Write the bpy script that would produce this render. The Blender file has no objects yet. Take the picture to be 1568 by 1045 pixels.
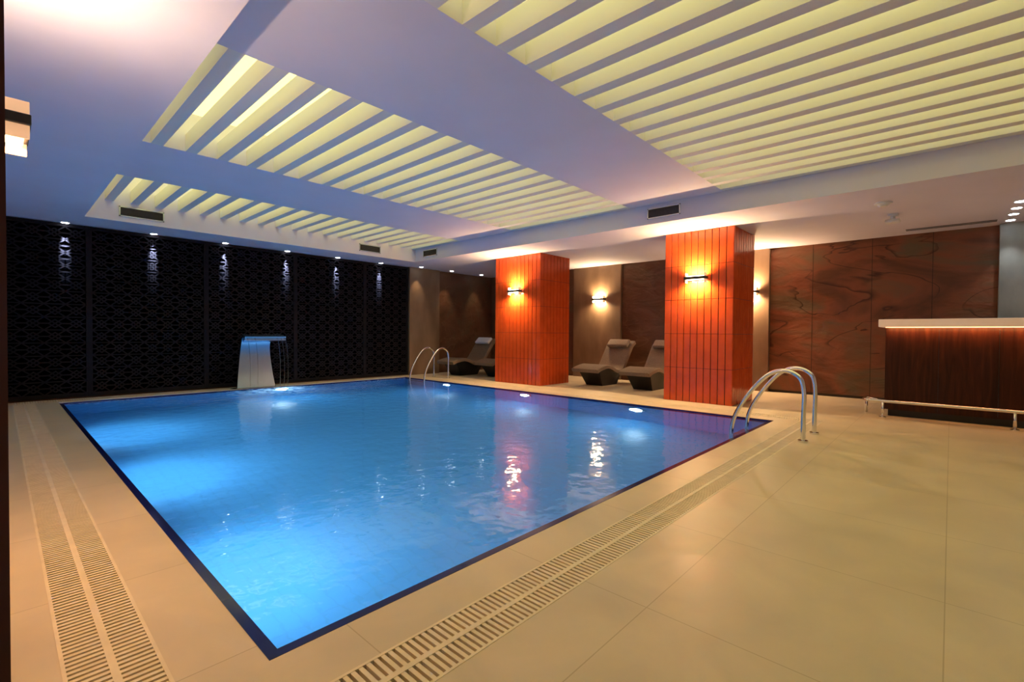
import bpy, bmesh, math, random
from mathutils import Matrix, Vector
random.seed(4)
S=bpy.context.scene
S.view_settings.view_transform='Standard'
S.view_settings.look='None'
S.view_settings.exposure=0.0
COL=S.collection

# ------------------------------------------------------------------ materials
def new_mat(name, base=(.8,.8,.8), rough=.5, metal=0, emit=None, estr=0, spec=.5, coat=0, trans=0, ior=1.45):
    m=bpy.data.materials.new(name); m.use_nodes=True
    b=m.node_tree.nodes['Principled BSDF']
    b.inputs['Base Color'].default_value=(*base,1)
    b.inputs['Roughness'].default_value=rough
    b.inputs['Metallic'].default_value=metal
    b.inputs['Specular IOR Level'].default_value=spec
    b.inputs['Coat Weight'].default_value=coat
    b.inputs['Transmission Weight'].default_value=trans
    b.inputs['IOR'].default_value=ior
    if emit:
        b.inputs['Emission Color'].default_value=(*emit,1); b.inputs['Emission Strength'].default_value=estr
    return m
def N(m,t,**kw):
    n=m.node_tree.nodes.new(t)
    for k,v in kw.items():
        if k in n.inputs.keys(): n.inputs[k].default_value=v
        else: setattr(n,k,v)
    return n
def L(m,a,b): m.node_tree.links.new(a,b)
def bsdf(m): return m.node_tree.nodes['Principled BSDF']
def ramp(m,stops):
    r=N(m,'ShaderNodeValToRGB'); e=r.color_ramp.elements
    e[0].position=stops[0][0]; e[0].color=(*stops[0][1],1)
    e[1].position=stops[-1][0]; e[1].color=(*stops[-1][1],1)
    for p,c in stops[1:-1]:
        x=e.new(p); x.color=(*c,1)
    return r
def noisy(name,c1,c2,scale=3,rough=.5,bump=0,detail=6,stretch=(1,1,1),**kw):
    m=new_mat(name,c1,rough,**kw)
    tc=N(m,'ShaderNodeTexCoord'); mp=N(m,'ShaderNodeMapping'); mp.inputs['Scale'].default_value=stretch
    L(m,tc.outputs['Object'],mp.inputs[0])
    n=N(m,'ShaderNodeTexNoise'); n.inputs['Scale'].default_value=scale; n.inputs['Detail'].default_value=detail
    L(m,mp.outputs[0],n.inputs['Vector'])
    r=ramp(m,[(.3,c1),(.7,c2)]); L(m,n.outputs['Fac'],r.inputs[0]); L(m,r.outputs[0],bsdf(m).inputs['Base Color'])
    if bump:
        b=N(m,'ShaderNodeBump'); b.inputs['Strength'].default_value=bump; b.inputs['Distance'].default_value=.02
        L(m,n.outputs['Fac'],b.inputs['Height']); L(m,b.outputs[0],bsdf(m).inputs['Normal'])
    return m

M={}
M['plaster']=noisy('plaster_pool_light_tint',(.69,.66,.76),(.72,.69,.80),2,.75)  # white plaster with the pool's blue light tinted into its colour
M['slat']=new_mat('slat_white',(.76,.74,.72),.7)
M['black']=new_mat('black_metal',(.012,.012,.013),.4)
M['chrome']=new_mat('chrome',(.8,.8,.82),.12,1)
M['steel']=new_mat('brushed_steel',(.62,.68,.74),.25,1)
M['spoutsteel']=new_mat('satin_steel',(.33,.45,.57),.27,1)
M['navy']=new_mat('navy_tile',(.006,.01,.10),.12)
M['grate']=noisy('grate_cream',(.66,.56,.40),(.76,.65,.47),9,.5)
M['dark']=new_mat('channel_dark',(.03,.022,.012),.8)
M['white']=new_mat('white_plastic',(.75,.75,.75),.4)
M['vent']=new_mat('vent_dark',(.05,.05,.06),.5)
M['redwood']=new_mat('dark_red_wood',(.05,.008,.006),.3)
M['lattice']=noisy('lattice_black',(.010,.009,.012),(.015,.013,.017),4,.6,spec=.07)
M['latback']=new_mat('lattice_backing',(.001,.001,.0015),.95,spec=.0)
M['cushion']=noisy('taupe_weave',(.17,.12,.08),(.24,.175,.125),60,.8,.3)
M['pillow']=noisy('taupe_pillow',(.2,.15,.11),(.26,.2,.15),40,.85)
M['towel']=new_mat('white_towel',(.7,.72,.78),.9)
M['base']=new_mat('lounger_black',(.012,.01,.01),.4)
M['orange_tile']=noisy('orange_tile',(.50,.064,.012),(.60,.085,.016),5,.14)
M['grout']=new_mat('grout_dark',(.05,.008,.004),.8)
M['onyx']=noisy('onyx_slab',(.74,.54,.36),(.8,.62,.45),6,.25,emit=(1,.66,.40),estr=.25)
M['pilaster']=noisy('brown_stone',(.15,.092,.052),(.23,.145,.085),3,.5,.1,stretch=(1,1,.4))
M['greystone']=noisy('grey_slate',(.20,.22,.20),(.34,.36,.32),2.5,.5,.3,detail=10,stretch=(1,1,.5))
M['led']=new_mat('led_warm',(1,1,1),.5,emit=(1,.42,.14),estr=4)
M['glow']=new_mat('sconce_glass',(1,1,1),.3,emit=(1,.72,.38),estr=20)
M['crystal']=new_mat('sconce_frosted_fin',(.55,.42,.3),.2,emit=(1,.55,.28),estr=.6)
M['downglow']=new_mat('downlight_lens',(1,1,1),.3,emit=(.85,.92,1),estr=20)
M['poollens']=new_mat('pool_lens',(1,1,1),.3,emit=(.55,.82,1),estr=95)
M['panel']=new_mat('luminous_ceiling',(.8,.8,.6),.6,emit=(1,.92,.34),estr=1.3)

# walnut
m=new_mat('walnut',(.06,.02,.01),.42,spec=.25); M['walnut']=m
tc=N(m,'ShaderNodeTexCoord'); mp=N(m,'ShaderNodeMapping'); mp.inputs['Scale'].default_value=(6,6,.5)
L(m,tc.outputs['Object'],mp.inputs[0]); n=N(m,'ShaderNodeTexNoise'); n.inputs['Scale'].default_value=2.5; n.inputs['Detail'].default_value=8; n.inputs['Distortion'].default_value=1.2
L(m,mp.outputs[0],n.inputs['Vector']); r=ramp(m,[(.3,(.018,.004,.002)),(.55,(.045,.010,.004)),(.75,(.075,.02,.007))]); L(m,n.outputs['Fac'],r.inputs[0]); L(m,r.outputs[0],bsdf(m).inputs['Base Color'])

# slate wall
def slate(name,ca,cb,cc,vein,rough=.45,vs=1.0):
    m=new_mat(name,ca,rough,spec=.3)
    tc=N(m,'ShaderNodeTexCoord'); mp=N(m,'ShaderNodeMapping'); mp.inputs['Rotation'].default_value=(.75,0,0); mp.inputs['Scale'].default_value=(1,.5,1.2)
    L(m,tc.outputs['Object'],mp.inputs[0])
    n=N(m,'ShaderNodeTexNoise'); n.inputs['Scale'].default_value=1.1; n.inputs['Detail'].default_value=9; n.inputs['Distortion'].default_value=1.4
    L(m,mp.outputs[0],n.inputs['Vector'])
    r=ramp(m,[(.34,ca),(.5,cb),(.66,cc)]); L(m,n.outputs['Fac'],r.inputs[0])
    w=N(m,'ShaderNodeTexNoise'); w.inputs['Scale'].default_value=1.0; w.inputs['Detail'].default_value=3; w.inputs['Distortion'].default_value=1.1; w.inputs['Roughness'].default_value=.5
    L(m,mp.outputs[0],w.inputs['Vector'])
    r2=ramp(m,[(.478,(0,0,0)),(.50,(vs,vs,vs)),(.505,(0,0,0))]); L(m,w.outputs['Fac'],r2.inputs[0])
    mask=N(m,'ShaderNodeTexNoise'); mask.inputs['Scale'].default_value=.7; mask.inputs['Detail'].default_value=1; L(m,tc.outputs['Object'],mask.inputs['Vector'])
    rm=ramp(m,[(.33,(0,0,0)),(.5,(1,1,1))]); L(m,mask.outputs['Fac'],rm.inputs[0])
    mm=N(m,'ShaderNodeMath',operation='MULTIPLY'); L(m,r2.outputs[0],mm.inputs[0]); L(m,rm.outputs[0],mm.inputs[1])
    mx=N(m,'ShaderNodeMixRGB'); L(m,mm.outputs[0],mx.inputs[0]); L(m,r.outputs[0],mx.inputs[1]); mx.inputs[2].default_value=(*vein,1)
    L(m,mx.outputs[0],bsdf(m).inputs['Base Color'])
    n3=N(m,'ShaderNodeTexNoise'); n3.inputs['Scale'].default_value=2.5; n3.inputs['Detail'].default_value=7; n3.inputs['Distortion'].default_value=.6; L(m,mp.outputs[0],n3.inputs['Vector'])
    b=N(m,'ShaderNodeBump'); b.inputs['Strength'].default_value=.8; b.inputs['Distance'].default_value=.06
    L(m,n3.outputs['Fac'],b.inputs['Height']); L(m,b.outputs[0],bsdf(m).inputs['Normal'])
    return m
M['slate']=slate('slate_red_brown',(.12,.052,.027),(.22,.082,.04),(.14,.10,.055),(.045,.022,.014),vs=.9)
M['slate_dark']=slate('slate_dark_brown',(.085,.040,.020),(.12,.052,.027),(.10,.062,.034),(.16,.09,.05),vs=.6)

# floor
def floor_mat():
    m=new_mat('floor_limestone',(.5,.42,.25),.38)
    tc=N(m,'ShaderNodeTexCoord')
    br=N(m,'ShaderNodeTexBrick'); br.offset=0; br.inputs['Scale'].default_value=1
    br.inputs['Brick Width'].default_value=.96; br.inputs['Row Height'].default_value=.96; br.inputs['Mortar Size'].default_value=.0028; br.inputs['Mortar Smooth'].default_value=.2
    br.inputs['Color1'].default_value=(.60,.50,.345,1); br.inputs['Color2'].default_value=(.63,.525,.365,1); br.inputs['Mortar'].default_value=(.45,.36,.23,1)
    L(m,tc.outputs['Object'],br.inputs['Vector'])
    n=N(m,'ShaderNodeTexNoise'); n.inputs['Scale'].default_value=2.2; n.inputs['Detail'].default_value=9; n.inputs['Distortion'].default_value=.6
    L(m,tc.outputs['Object'],n.inputs['Vector'])
    r=ramp(m,[(.3,(.88,.88,.88)),(.7,(1.06,1.05,1.04))]); L(m,n.outputs['Fac'],r.inputs[0])
    mx=N(m,'ShaderNodeMixRGB',blend_type='MULTIPLY'); mx.inputs[0].default_value=1
    L(m,br.outputs['Color'],mx.inputs[1]); L(m,r.outputs[0],mx.inputs[2]); L(m,mx.outputs[0],bsdf(m).inputs['Base Color'])
    r3=ramp(m,[(.3,(.30,.30,.30)),(.7,(.44,.44,.44))]); L(m,n.outputs['Fac'],r3.inputs[0]); L(m,r3.outputs[0],bsdf(m).inputs['Roughness'])
    return m
M['floor']=floor_mat()
# pool tile
m=new_mat('pool_mosaic',(.1,.4,.7),.3); M['pool']=m
tc=N(m,'ShaderNodeTexCoord'); br=N(m,'ShaderNodeTexBrick'); br.offset=0
br.inputs['Scale'].default_value=1; br.inputs['Brick Width'].default_value=.12; br.inputs['Row Height'].default_value=3; br.inputs['Mortar Size'].default_value=.008
br.inputs['Color1'].default_value=(.085,.37,.73,1); br.inputs['Color2'].default_value=(.085,.37,.73,1); br.inputs['Mortar'].default_value=(.078,.34,.67,1)
L(m,tc.outputs['Object'],br.inputs['Vector']); L(m,br.outputs['Color'],bsdf(m).inputs['Base Color'])
# water
m=new_mat('pool_water',(.80,.92,1),.05,trans=1,ior=1.33); M['water']=m
tc=N(m,'ShaderNodeTexCoord'); n=N(m,'ShaderNodeTexNoise'); n.inputs['Scale'].default_value=6; n.inputs['Detail'].default_value=2.0
L(m,tc.outputs['Object'],n.inputs['Vector'])
vm=N(m,'ShaderNodeVectorMath',operation='DISTANCE'); L(m,tc.outputs['Object'],vm.inputs[0]); vm.inputs[1].default_value=(3.75,10.0,0)
mr=N(m,'ShaderNodeMapRange'); mr.inputs['From Min'].default_value=0; mr.inputs['From Max'].default_value=2.8; mr.inputs['To Min'].default_value=1; mr.inputs['To Max'].default_value=0
L(m,vm.outputs['Value'],mr.inputs[0])
n2=N(m,'ShaderNodeTexNoise'); n2.inputs['Scale'].default_value=6; n2.inputs['Detail'].default_value=3; n2.inputs['Distortion'].default_value=.8; L(m,tc.outputs['Object'],n2.inputs['Vector'])
mu=N(m,'ShaderNodeMath',operation='MULTIPLY'); L(m,n2.outputs['Fac'],mu.inputs[0]); L(m,mr.outputs[0],mu.inputs[1])
ad=N(m,'ShaderNodeMath',operation='MULTIPLY_ADD'); L(m,mu.outputs[0],ad.inputs[0]); ad.inputs[1].default_value=7; L(m,n.outputs['Fac'],ad.inputs[2])
b=N(m,'ShaderNodeBump'); b.inputs['Strength'].default_value=.26; b.inputs['Distance'].default_value=.024
L(m,ad.outputs[0],b.inputs['Height']); L(m,b.outputs[0],bsdf(m).inputs['Normal'])
mr2=N(m,'ShaderNodeMapRange'); mr2.inputs['From Min'].default_value=.1; mr2.inputs['From Max'].default_value=1.15; mr2.inputs['To Min'].default_value=.9; mr2.inputs['To Max'].default_value=0
L(m,vm.outputs['Value'],mr2.inputs[0])
n4=N(m,'ShaderNodeTexNoise'); n4.inputs['Scale'].default_value=7; n4.inputs['Detail'].default_value=6; L(m,tc.outputs['Object'],n4.inputs['Vector'])
rf=ramp(m,[(.40,(0,0,0)),(.56,(1,1,1))]); L(m,n4.outputs['Fac'],rf.inputs[0])
mf=N(m,'ShaderNodeMath',operation='MULTIPLY'); L(m,mr2.outputs[0],mf.inputs[0]); L(m,rf.outputs[0],mf.inputs[1])
foam=N(m,'ShaderNodeBsdfTranslucent'); foam.inputs[0].default_value=(.75,.9,1,1)
ms=N(m,'ShaderNodeMixShader'); L(m,mf.outputs[0],ms.inputs[0]); L(m,bsdf(m).outputs[0],ms.inputs[1]); L(m,foam.outputs[0],ms.inputs[2])
L(m,ms.outputs[0],m.node_tree.nodes['Material Output'].inputs['Surface'])

# ------------------------------------------------------------------ geometry helpers
def link(o,parent=None):
    COL.objects.link(o)
    if parent: o.parent=parent
    return o
def empty(name,loc=(0,0,0)):
    e=bpy.data.objects.new(name,None); e.empty_display_size=.1; e.location=loc; return link(e)
def mesh_obj(name,verts,faces,mat,parent=None,smooth=False):
    me=bpy.data.meshes.new(name); me.from_pydata(verts,[],faces); me.update()
    if smooth:
        for p in me.polygons: p.use_smooth=True
    me.materials.append(M[mat] if isinstance(mat,str) else mat)
    return link(bpy.data.objects.new(name,me),parent)
def boxes(name,bs,mat,parent=None,bevel=0):
    V=[];F=[]
    for (x0,x1,y0,y1,z0,z1) in bs:
        i=len(V)
        V+=[(x0,y0,z0),(x1,y0,z0),(x1,y1,z0),(x0,y1,z0),(x0,y0,z1),(x1,y0,z1),(x1,y1,z1),(x0,y1,z1)]
        F+=[(i,i+3,i+2,i+1),(i+4,i+5,i+6,i+7),(i,i+1,i+5,i+4),(i+1,i+2,i+6,i+5),(i+2,i+3,i+7,i+6),(i+3,i,i+4,i+7)]
    o=mesh_obj(name,V,F,mat,parent)
    if bevel:
        md=o.modifiers.new('bevel','BEVEL'); md.width=bevel; md.segments=2
    return o
def catmull(p,n=8):
    out=[]; P=[Vector(a) for a in p]
    for i in range(len(P)-1):
        a=P[max(i-1,0)];b=P[i];c=P[i+1];d=P[min(i+2,len(P)-1)]
        for k in range(n):
            t=k/n
            out.append(.5*((2*b)+(c-a)*t+(2*a-5*b+4*c-d)*t*t+(3*b-a-3*c+d)*t**3))
    out.append(P[-1]); return out
def tube(name,pts,r,mat,parent=None,sm=8,seg=14):
    P=catmull(pts,sm) if sm else [Vector(a) for a in pts]
    V=[];F=[]; prev=None
    for i,p in enumerate(P):
        t=(P[min(i+1,len(P)-1)]-P[max(i-1,0)]).normalized()
        if prev is None:
            u=t.orthogonal().normalized()
        else:
            u=(prev-t*prev.dot(t)).normalized()
        prev=u; v=t.cross(u)
        for k in range(seg):
            a=2*math.pi*k/seg; V.append(p+r*(math.cos(a)*u+math.sin(a)*v))
    for i in range(len(P)-1):
        for k in range(seg):
            a=i*seg+k;b=i*seg+(k+1)%seg
            F.append((a,b,b+seg,a+seg))
    F.append(tuple(range(seg))[::-1]); F.append(tuple(range((len(P)-1)*seg,len(P)*seg)))
    return mesh_obj(name,[tuple(v) for v in V],F,mat,parent,True)
def disc_cyl(name,c,axis,r,h,mat,parent=None,seg=28,r2=None):
    ax=Vector(axis).normalized(); u=ax.orthogonal().normalized(); v=ax.cross(u); c=Vector(c); r2=r if r2 is None else r2
    V=[];F=[]
    for q,rr in ((c,r),(c+ax*h,r2)):
        for k in range(seg):
            a=2*math.pi*k/seg; V.append(tuple(q+rr*(math.cos(a)*u+math.sin(a)*v)))
    for k in range(seg): F.append((k,(k+1)%seg,(k+1)%seg+seg,k+seg))
    F.append(tuple(range(seg))[::-1]); F.append(tuple(range(seg,2*seg)))
    return mesh_obj(name,V,F,mat,parent)
def add_light(name,kind,loc,direction,power,color,parent=None,size=.1,size_y=None,spot=1.0,blend=.5,radius=.03):
    ld=bpy.data.lights.new(name,kind); ld.energy=power; ld.color=color
    if kind=='AREA':
        ld.shape='RECTANGLE'; ld.size=size; ld.size_y=size_y or size
    if kind=='SPOT':
        ld.spot_size=spot; ld.spot_blend=blend; ld.shadow_soft_size=radius
    if kind=='POINT': ld.shadow_soft_size=radius
    o=bpy.data.objects.new(name,ld); o.location=loc
    o.rotation_euler=Vector(direction).to_track_quat('-Z','Y').to_euler()
    return link(o,parent)

# ------------------------------------------------------------------ dimensions
PX0,PX1,PY0,PY1=.66,7.35,1.80,10.65
RX0,RX1,RY0,RY1=-.02,11.1,-3.0,11.2
H=3.02; ZG=3.34; ZT=3.82

GI,GO=.26,.52
gx0,gx1,gy0,gy1=PX0-GO,PX1+GO,PY0-GO,PY1+GO
ix0,ix1,iy0,iy1=PX0-GI,PX1+GI,PY0-GI,PY1+GI
gy1=RY1-.02
def ring(ax0,ax1,ay0,ay1,bx0,bx1,by0,by1,z0,z1):
    return [(ax0,ax1,ay0,by0,z0,z1),(ax0,ax1,by1,ay1,z0,z1),(ax0,bx0,by0,by1,z0,z1),(bx1,ax1,by0,by1,z0,z1)]
boxes('floor',ring(RX0-.2,RX1+.2,RY0-.2,RY1+.2,gx0,gx1,gy0,gy1,-.12,0)+
      ring(ix0,ix1,iy0,iy1,PX0,PX1,PY0,PY1,-.12,0)+
      ring(gx0,gx1,gy0,gy1,ix0,ix1,iy0,iy1,-.12,-.06),'floor')
bars=[];rails=[]
p=.030;w=.017
def run_x(x0,x1,y0,y1):
    ym=(y0+y1)/2; rails.extend([(x0,x1,ym-.012,ym+.012,-.03,.0015),(x0,x1,y0,y0+.012,-.03,.0015),(x0,x1,y1-.012,y1,-.03,.0015)])
    x=x0
    while x<x1-w:
        bars.append((x,x+w,y0+.012,ym-.012,-.03,0)); bars.append((x,x+w,ym+.012,y1-.012,-.03,0)); x+=p
def run_y(y0,y1,x0,x1):
    xm=(x0+x1)/2; rails.extend([(xm-.012,xm+.012,y0,y1,-.03,.0015),(x0,x0+.012,y0,y1,-.03,.0015),(x1-.012,x1,y0,y1,-.03,.0015)])
    y=y0
    while y<y1-w:
        bars.append((x0+.012,xm-.012,y,y+w,-.03,0)); bars.append((xm+.012,x1-.012,y,y+w,-.03,0)); y+=p
run_x(gx0,gx1,gy0,iy0); run_x(gx0,gx1,iy1,gy1); run_y(iy0,iy1,gx0,ix0); run_y(iy0,iy1,ix1,gx1)
g=empty('overflow_grating'); boxes('bars',bars,'grate',g); boxes('side_rails',rails,'grate',g)
boxes('channel_bed',ring(gx0,gx1,gy0,gy1,ix0,ix1,iy0,iy1,-.059,-.055),'dark',g)

# pool
pool=empty('swimming_pool')
PD=-1.35
boxes('basin',[(PX0-.1,PX1+.1,PY0-.1,PY1+.1,PD-.1,PD),(PX0-.1,PX0,PY0-.1,PY1+.1,PD,-.121),(PX1,PX1+.1,PY0-.1,PY1+.1,PD,-.121),
      (PX0,PX1,PY0-.1,PY0,PD,-.121),(PX0,PX1,PY1,PY1+.1,PD,-.121)],'pool',pool)
e=.045
boxes('navy_edge',ring(PX0,PX1,PY0,PY1,PX0+e,PX1-e,PY0+e,PY1-e,-.16,.002),'navy',pool)
boxes('white_lip',[(PX0,PX1,PY1+.002,PY1+.045,0,.012)],'white',pool)
mesh_obj('water_surface',[(PX0+e,PY0+e,-.008),(PX1-e,PY0+e,-.008),(PX1-e,PY1-e,-.008),(PX0+e,PY1-e,-.008)],[(0,1,2,3)],'water',pool)
def pool_light(x,y,d,pw,z=-.48,spot=2.4):
    d=Vector(d); c=Vector((x,y,z))
    disc_cyl('light_ring',c,d,.16,.03,'steel',pool)
    disc_cyl('light_lens',c+d*.03,d,.11,.012,'poollens',pool)
    add_light('beam','SPOT',c+d*.06,d*.8+Vector((0,0,-1)),pw,(.58,.85,1),pool,spot=spot,blend=1,radius=.08)
for y in (3.9,6.4,8.9): pool_light(PX1,y,(-1,0,0),38)
for y in (3.7,6.1,8.5): pool_light(PX0,y,(1,0,0),190,spot=2.15)
pool_light(4.15,PY1,(0,-1,0),90,z=-.36)

# ladders
def ladder(loc,rotz):
    l=empty('pool_ladder')
    for i,x in enumerate((-.3,.3)):
        tube('rail_%d'%i,[(x,-.60,0),(x,-.60,.3),(x,-.60,.58),(x,-.55,.73),(x,-.40,.79),(x,-.22,.72),(x,-.02,.48),(x,.13,.2),(x,.17,-.05),(x,.17,-.5),(x,.17,-1.1)],.024,'chrome',l)
        disc_cyl('flange_%d'%i,(x,-.60,0),(0,0,1),.05,.02,'chrome',l)
    for i,z in enumerate((-.25,-.5,-.75,-1.0)):
        boxes('tread_%d'%i,[(-.3,.3,.13,.21,z-.012,z+.012)],'chrome',l)
    l.location=loc; l.rotation_euler=(0,0,rotz)
ladder((6.42,PY0,0),0)
ladder((PX1,9.9,0),math.pi/2)

# ------------------------------------------------------------------ shell
T=.2
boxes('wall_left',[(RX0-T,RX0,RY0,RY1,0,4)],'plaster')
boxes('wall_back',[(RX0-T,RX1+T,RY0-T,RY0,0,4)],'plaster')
boxes('wall_far',[(RX0-T,RX1+T,RY1,RY1+T,0,4)],'slate_dark')
boxes('wall_right',[(RX1,RX1+T,RY0,RY1,0,4)],'slate')
boxes('trim_1',[(RX0,.0075,.86,1.0,0,H)],'redwood')
boxes('trim_2',[(RX1-.03,RX1,7.85,RY1-.03,0,H),(RX1-.03,RX1,5.1,6.30,0,H),(RX1-.03,RX1,3.92,5.08,0,H)],'slate_dark')
boxes('trim_3',[(RX1-.10,RX1,6.33,7.82,0,H),(RX1-.10,RX1,2.82,3.9,0,H)],'pilaster',bevel=.006)
boxes('trim_4',[(RX1-.14,RX1,-2.99,-.55,0,H)],'greystone',bevel=.006)
boxes('trim_5',[(7.78,8.83,RY1-.12,RY1,0,H)],'pilaster',bevel=.006)
# open joints between the stone slabs
boxes('trim_6',[(RX1-.002,RX1+.001,y,y+.008,0,H) for y in (2.05,1.10,.25)]+[(RX1-.002,RX1+.001,-.55,2.82,.0,.05)],'dark')

# ceiling
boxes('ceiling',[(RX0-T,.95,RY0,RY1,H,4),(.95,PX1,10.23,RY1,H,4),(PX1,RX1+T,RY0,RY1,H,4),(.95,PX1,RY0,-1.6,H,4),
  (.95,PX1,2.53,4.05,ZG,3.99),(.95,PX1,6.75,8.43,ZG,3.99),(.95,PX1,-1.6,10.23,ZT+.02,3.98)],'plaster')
sl=[]
for k in range(-1,18):
    c=1.59+.335*k
    for (a,b_) in ((-1.6,2.53),(4.05,6.75),(8.43,10.23)):
        sl.append((c-.058,min(c+.058,PX1),a,b_,ZG,ZG+.2))
boxes('ceiling_slats',sl,'slat')
boxes('ceiling_light_panel',[(.95,PX1,-1.6,2.53,ZT-.01,ZT+.02),(.95,PX1,4.05,6.75,ZT-.01,ZT+.02),(.95,PX1,8.43,10.23,ZT-.01,ZT+.02)],'panel')

# vents
def vent(loc,rotz,w=.56,h=.17):
    v=empty('air_vent')
    boxes('frame',[(-w/2,w/2,-.015,0,h/2-.018,h/2),(-w/2,w/2,-.015,0,-h/2,-h/2+.018),(-w/2,-w/2+.018,-.015,0,-h/2,h/2),(w/2-.018,w/2,-.015,0,-h/2,h/2)],'steel',v)
    boxes('core',[(-w/2+.01,w/2-.01,-.004,0,-h/2+.01,h/2-.01)],'vent',v)
    boxes('louvers',[(-w/2+.018,w/2-.018,-.012,-.004,-h/2+.03+i*.022,-h/2+.038+i*.022) for i in range(6)],'black',v)
    v.location=loc; v.rotation_euler=(0,0,rotz)
vent((1.69,10.229,3.19),0,.62); vent((6.04,10.229,3.19),0)
vent((PX1-.001,9.6,3.19),-math.pi/2); vent((PX1-.001,3.46,3.19),-math.pi/2)

# lattice screens
scr=empty('lattice_screen')
y1=RY1-.001
boxes('backing',[(RX0+.005,7.76,RY1-.02,y1,.03,H-.01)],'latback',scr)
divs=[RX0+.01,1.09,2.88,4.67,6.44,7.76]
fr=[]
for d in divs: fr.append((d-.04 if d>0.1 else d,d+.04 if d<7.7 else d,RY1-.075,RY1-.02,.03,H-.01))
fr+= [(RX0+.01,7.76,RY1-.07,RY1-.02,.03,.09),(RX0+.01,7.76,RY1-.07,RY1-.02,H-.06,H-.01)]
boxes('frames',fr,'lattice',scr)
V=[];F=[]
def strip(xa,za,xb,zb,wd,yf=RY1-.066,yb=RY1-.035):
    dx,dz=xb-xa,zb-za; l=math.hypot(dx,dz); nx,nz=-dz/l*wd/2,dx/l*wd/2
    i=len(V)
    for y in (yf,yb):
        V.extend([(xa+nx,y,za+nz),(xa-nx,y,za-nz),(xb-nx,y,zb-nz),(xb+nx,y,zb+nz)])
    F.extend([(i,i+1,i+2,i+3),(i+7,i+6,i+5,i+4),(i,i+4,i+5,i+1),(i+3,i+2,i+6,i+7)])
for pi in range(5):
    a=divs[pi]+(.04 if pi else 0); b_=divs[pi+1]-(.04 if pi<4 else 0)
    nx=max(1,round((b_-a)/.24)); cw=(b_-a)/nx; nz=13; ch=(H-.15)/nz
    for i in range(nx):
        for j in range(nz):
            x0=a+i*cw;z0=.09+j*ch; cx=x0+cw/2; cz=z0+ch/2
            q=.021
            strip(x0,z0,x0+cw,z0+ch,q); strip(x0+cw,z0,x0,z0+ch,q)
            s=.30
            pts=[(cx,z0+ch*(.5-s)),(cx+cw*s,cz),(cx,z0+ch*(.5+s)),(cx-cw*s,cz)]
            for k in range(4): strip(*pts[k],*pts[(k+1)%4],q)
            strip(x0,cz,cx-cw*s,cz,q); strip(cx+cw*s,cz,x0+cw,cz,q)
            strip(x0,z0,x0+cw,z0,q*.9)
mesh_obj('lattice',V,F,'lattice',scr)

# downlights
def downlight(x,y,power,color,spot=.9,tilt=(0,0,-1),lens='downglow',r=.05):
    d=empty('recessed_downlight')
    disc_cyl('trim_ring',(x,y,H),(0,0,-1),r*1.3,.008,'white',d)
    disc_cyl('lens',(x,y,H-.008),(0,0,-1),r,.004,lens,d)
    add_light('spot','SPOT',(x,y,H-.03),tilt,power,color,d,spot=spot,blend=.8,radius=.02)
for x in (.78,2.0,3.2,4.45,5.65,6.85):
    downlight(x,RY1-.15,1300,(.62,.74,1),.34,(0,.24,-1))
for x in (8.0,9.1,10.3): downlight(x,RY1-.35,34,(1,.74,.45),.9,(0,.2,-1))
for x in (9.3,9.75,10.2,10.7): downlight(x,-.65,25,(.95,.95,1),1.1,(.12,0,-1))

def sconce(loc,rotz,power,col=(1,.60,.24),down=None,up=None):
    s=empty('wall_sconce')
    boxes('mount_plate',[(0,.02,-.10,.10,-.04,.04)],'black',s)
    boxes('bar',[(.02,.13,-.19,.19,-.024,.024)],'black',s,bevel=.004)
    boxes('glass_blocks',[(.04,.11,-.14,.14,.025,.036),(.04,.11,-.14,.14,-.036,-.025)],'glow',s)
    boxes('glass_fins',[(.03,.125,-.172,-.158,-.085,.085),(.03,.125,.158,.172,-.085,.085)],'crystal',s,bevel=.003)
    add_light('up','AREA',(.075,0,.045),(0,0,1),up or power,col,s,.06,.26)
    add_light('down','AREA',(.075,0,-.045),(0,0,-1),power,down or col,s,.06,.26)
    s.location=loc; s.rotation_euler=(0,0,rotz)
CX=8.31
sconce((CX-.014,3.27,2.18),math.pi,58,(1,.66,.32))
sconce((CX-.014,7.53,2.18),math.pi,58,(1,.66,.32))
sconce((RX1-.10,6.95,2.12),math.pi,34,(1,.70,.38))
sconce((RX1-.10,3.2,2.12),math.pi,70,(1,.66,.35))
sconce((RX0,3.3,2.16),0,36,(1,.70,.44),(1,.50,.17),up=22)

# columns
def column(x0,x1,ya,yb,ntx,nty):
    c=empty('tiled_column')
    boxes('core',[(x0+.012,x1-.012,ya+.012,yb-.012,0,H)],'grout',c)
    t=[]; nz=5; g=.006; gz=.003; hz=H/nz
    for j in range(nz):
        z0=j*hz+gz;z1=(j+1)*hz-gz
        for i in range(nty):
            w=(yb-ya)/nty; a=ya+i*w+g; b_=ya+(i+1)*w-g
            t.append((x0,x0+.012,a,b_,z0,z1)); t.append((x1-.012,x1,a,b_,z0,z1))
        for i in range(ntx):
            w=(x1-x0)/ntx; a=x0+i*w+g; b_=x0+(i+1)*w-g
            t.append((a,b_,ya,ya+.012,z0,z1)); t.append((a,b_,yb-.012,yb,z0,z1))
    boxes('tiles',t,'orange_tile',c,bevel=.003)
column(CX,9.42,2.67,3.87,9,10)
column(CX,9.42,6.82,8.25,9,12)

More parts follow.
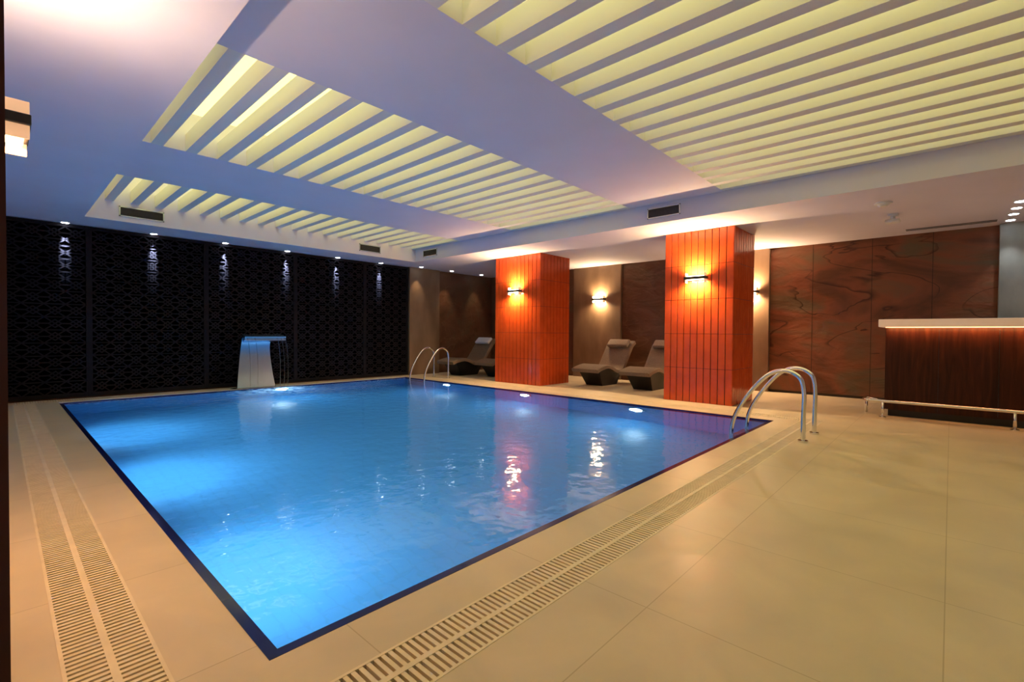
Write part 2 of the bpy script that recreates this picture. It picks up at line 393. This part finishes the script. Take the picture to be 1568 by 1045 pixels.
# loungers
def lounger(loc,towel=False,rot=0):
    l=empty('pool_lounger')
    prof=catmull([(0,0,.40),(.15,0,.45),(.42,0,.49),(.62,0,.46),(.82,0,.38),(1.0,0,.36),(1.14,0,.44),(1.33,0,.68),(1.52,0,.92),(1.68,0,1.03)],5)
    wd=.35; th=.085
    V=[];F=[]; n=len(prof)
    low=[]
    for i,p in enumerate(prof):
        t=(prof[min(i+1,n-1)]-prof[max(i-1,0)]).normalized(); nn=Vector((-t.z,0,t.x))
        b_=p-nn*th; low.append(b_)
        V+= [(p.x,-wd,p.z-.012),(p.x,-wd+.03,p.z),(p.x,wd-.03,p.z),(p.x,wd,p.z-.012),(b_.x,wd,b_.z),(b_.x,-wd,b_.z)]
    for i in range(n-1):
        for k in range(6):
            a=i*6+k;b2=i*6+(k+1)%6; F.append((a,a+6,b2+6,b2))
    F.append((0,1,2,3,4,5)); F.append(tuple((n-1)*6+k for k in (5,4,3,2,1,0)))
    mesh_obj('seat_shell',V,F,'cushion',l,False)
    idx=[i for i,p in enumerate(prof) if .12<=p.x<=1.38]
    top=[low[i] for i in idx]; V=[];F=[]; m_=len(top)
    for i,p in enumerate(top):
        s=i/(m_-1); bx=.42+s*.62
        zb=0.0
        V+=[(p.x,-.29,p.z+.01),(p.x,.29,p.z+.01),(bx,.22,zb),(bx,-.22,zb)]
    for i in range(m_-1):
        for k in range(4):
            a=i*4+k;b2=i*4+(k+1)%4; F.append((a,a+4,b2+4,b2))
    F.append((0,1,2,3)); F.append(tuple((m_-1)*4+k for k in (3,2,1,0)))
    mesh_obj('base',V,F,'base',l)
    o=boxes('head_pillow',[(-.12,.12,-.29,.29,0,.09)],'towel' if towel else 'pillow',l)
    md=o.modifiers.new('b','BEVEL'); md.width=.04; md.segments=4
    o.location=(1.52,0,.93); o.rotation_euler=(0,-math.radians(42),0)
    l.location=loc; l.rotation_euler=(0,0,rot)
lounger((8.95,6.05,0)); lounger((8.95,4.83,0)); lounger((8.35,10.25,0),True); lounger((8.75,9.15,0))

# waterfall fountain
wf=empty('waterfall_spout')
def sheet(name,prof,widths,th,mat,cx,par):
    P=catmull(prof,6); n=len(P); V=[];F=[]
    W=catmull([(w,0,0) for w in widths],6)
    for i,p in enumerate(P):
        t=(P[min(i+1,n-1)]-P[max(i-1,0)]).normalized(); nn=Vector((0,-t.z,t.y)); q=p+nn*th; w=W[i].x
        V+=[(cx-w,p.y,p.z),(cx+w,p.y,p.z),(cx+w,q.y,q.z),(cx-w,q.y,q.z)]
    for i in range(n-1):
        for k in range(4):
            a=i*4+k;b2=i*4+(k+1)%4; F.append((a,a+4,b2+4,b2))
    F.append((0,1,2,3)); F.append(tuple((n-1)*4+k for k in (3,2,1,0)))
    o=mesh_obj(name,V,F,mat,par,True)
    md=o.modifiers.new('es','EDGE_SPLIT'); md.split_angle=math.radians(40)
    return o
FX=3.66
D=-.07
sheet('body',[(0,10.78+D,.012),(0,10.84+D,.35),(0,10.86+D,.75),(0,10.80+D,1.0),(0,10.62+D,1.12),(0,10.35+D,1.13),(0,10.20+D,1.09)],[.37,.33,.29,.28,.31,.36,.39],.07,'spoutsteel',FX,wf)
sheet('lip_underside',[(0,10.70+D,1.0),(0,10.5+D,1.05),(0,10.30+D,1.05),(0,10.205+D,1.045)],[.27,.31,.35,.385],.035,'spoutsteel',FX,wf)
boxes('base_plate',[(FX-.42,FX+.42,10.70,10.90,.0,.014)],'spoutsteel',wf)
wm=new_mat('falling_water',(.9,.97,1),.02,trans=1,ior=1.2); M['fall']=wm
for i,dx in enumerate((-.34,-.2,.22,.3,.37)):
    tube('stream_%d'%i,[(FX+dx,10.2+D,1.05),(FX+dx,10.13+D,.9),(FX+dx+.01,10.09+D,.55),(FX+dx,10.07+D,.2),(FX+dx,10.06+D,-.007)],.007 if i<4 else .012,'fall',wf)

# bar
bar=empty('bar_counter')
boxes('body',[(9.04,9.70,-2.6,.72,.10,1.32)],'walnut',bar)
boxes('panel_grooves',[(9.034,9.04,y,y+.006,.12,1.30) for y in [.72-.6*i for i in range(1,6)]],'black',bar)
boxes('plinth',[(9.10,9.66,-2.58,.68,0,.10)],'black',bar)
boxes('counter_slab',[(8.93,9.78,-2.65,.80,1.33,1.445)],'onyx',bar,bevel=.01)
boxes('led_strip',[(9.0,9.03,-2.6,.72,1.322,1.33)],'led',bar)
wash=add_light('led_wash','AREA',(8.965,-.93,1.31),(1,0,-1.6),14,(1,.40,.13),bar,.025,3.25)
zv=-Vector((1,0,-1.6)).normalized(); yv=Vector((0,1,0)); xv=yv.cross(zv)
wash.rotation_euler=Matrix((xv,yv,zv)).transposed().to_euler()
tube('foot_rail',[(9.3,.96,.24),(9.0,.96,.24),(8.88,.95,.24),(8.82,.88,.24),(8.82,.7,.24),(8.82,-1,.24),(8.82,-2.6,.24)],.022,'chrome',bar)
for i,y in enumerate((.72,-.62,-1.9)):
    tube('rail_post_%d'%i,[(8.82,y,0),(8.82,y,.24)],.018,'chrome',bar,0)
    disc_cyl('rail_foot_%d'%i,(8.82,y,0),(0,0,1),.045,.012,'chrome',bar)
    tube('rail_arm_%d'%i,[(8.82,y,.2),(9.05,y,.2)],.014,'chrome',bar,0)
tube('rail_end_post',[(9.28,.96,0),(9.28,.96,.24)],.018,'chrome',bar,0)
tube('rail_end_arm',[(9.2,.70,.2),(9.2,.96,.24)],.014,'chrome',bar,0)

# ceiling devices
sd=empty('smoke_detector'); disc_cyl('plate',(8.23,.71,H),(0,0,-1),.10,.02,'white',sd); disc_cyl('dome',(8.23,.71,H-.02),(0,0,-1),.07,.03,'white',sd,r2=.04)
sp=empty('motion_sensor'); disc_cyl('plate',(9.1,.67,H),(0,0,-1),.07,.03,'white',sp); disc_cyl('stem',(9.1,.67,H-.03),(0,0,-1),.03,.05,'white',sp)
boxes('head',[(9.02,9.18,.58,.76,H-.13,H-.08)],'white',sp,bevel=.02)
boxes('slot_diffuser',[(10.55,10.60,-.5,.6,H-.006,H),(10.66,10.70,-.5,.6,H-.006,H)],'vent')

# world
w=bpy.data.worlds.new('World'); S.world=w; w.use_nodes=True
w.node_tree.nodes['Background'].inputs[0].default_value=(.02,.02,.03,1)

# camera
cd=bpy.data.cameras.new('camera'); cd.sensor_width=36; cd.lens=727/1568*36; cd.clip_start=.02
cam=bpy.data.objects.new('camera',cd); link(cam)
R=Matrix.Rotation(math.radians(42.75-90),4,'Z')@Matrix.Rotation(math.radians(90-.97),4,'X')@Matrix.Rotation(math.radians(.43),4,'Z')
cam.matrix_world=Matrix.Translation((0,0,1.2))@R
S.camera=cam
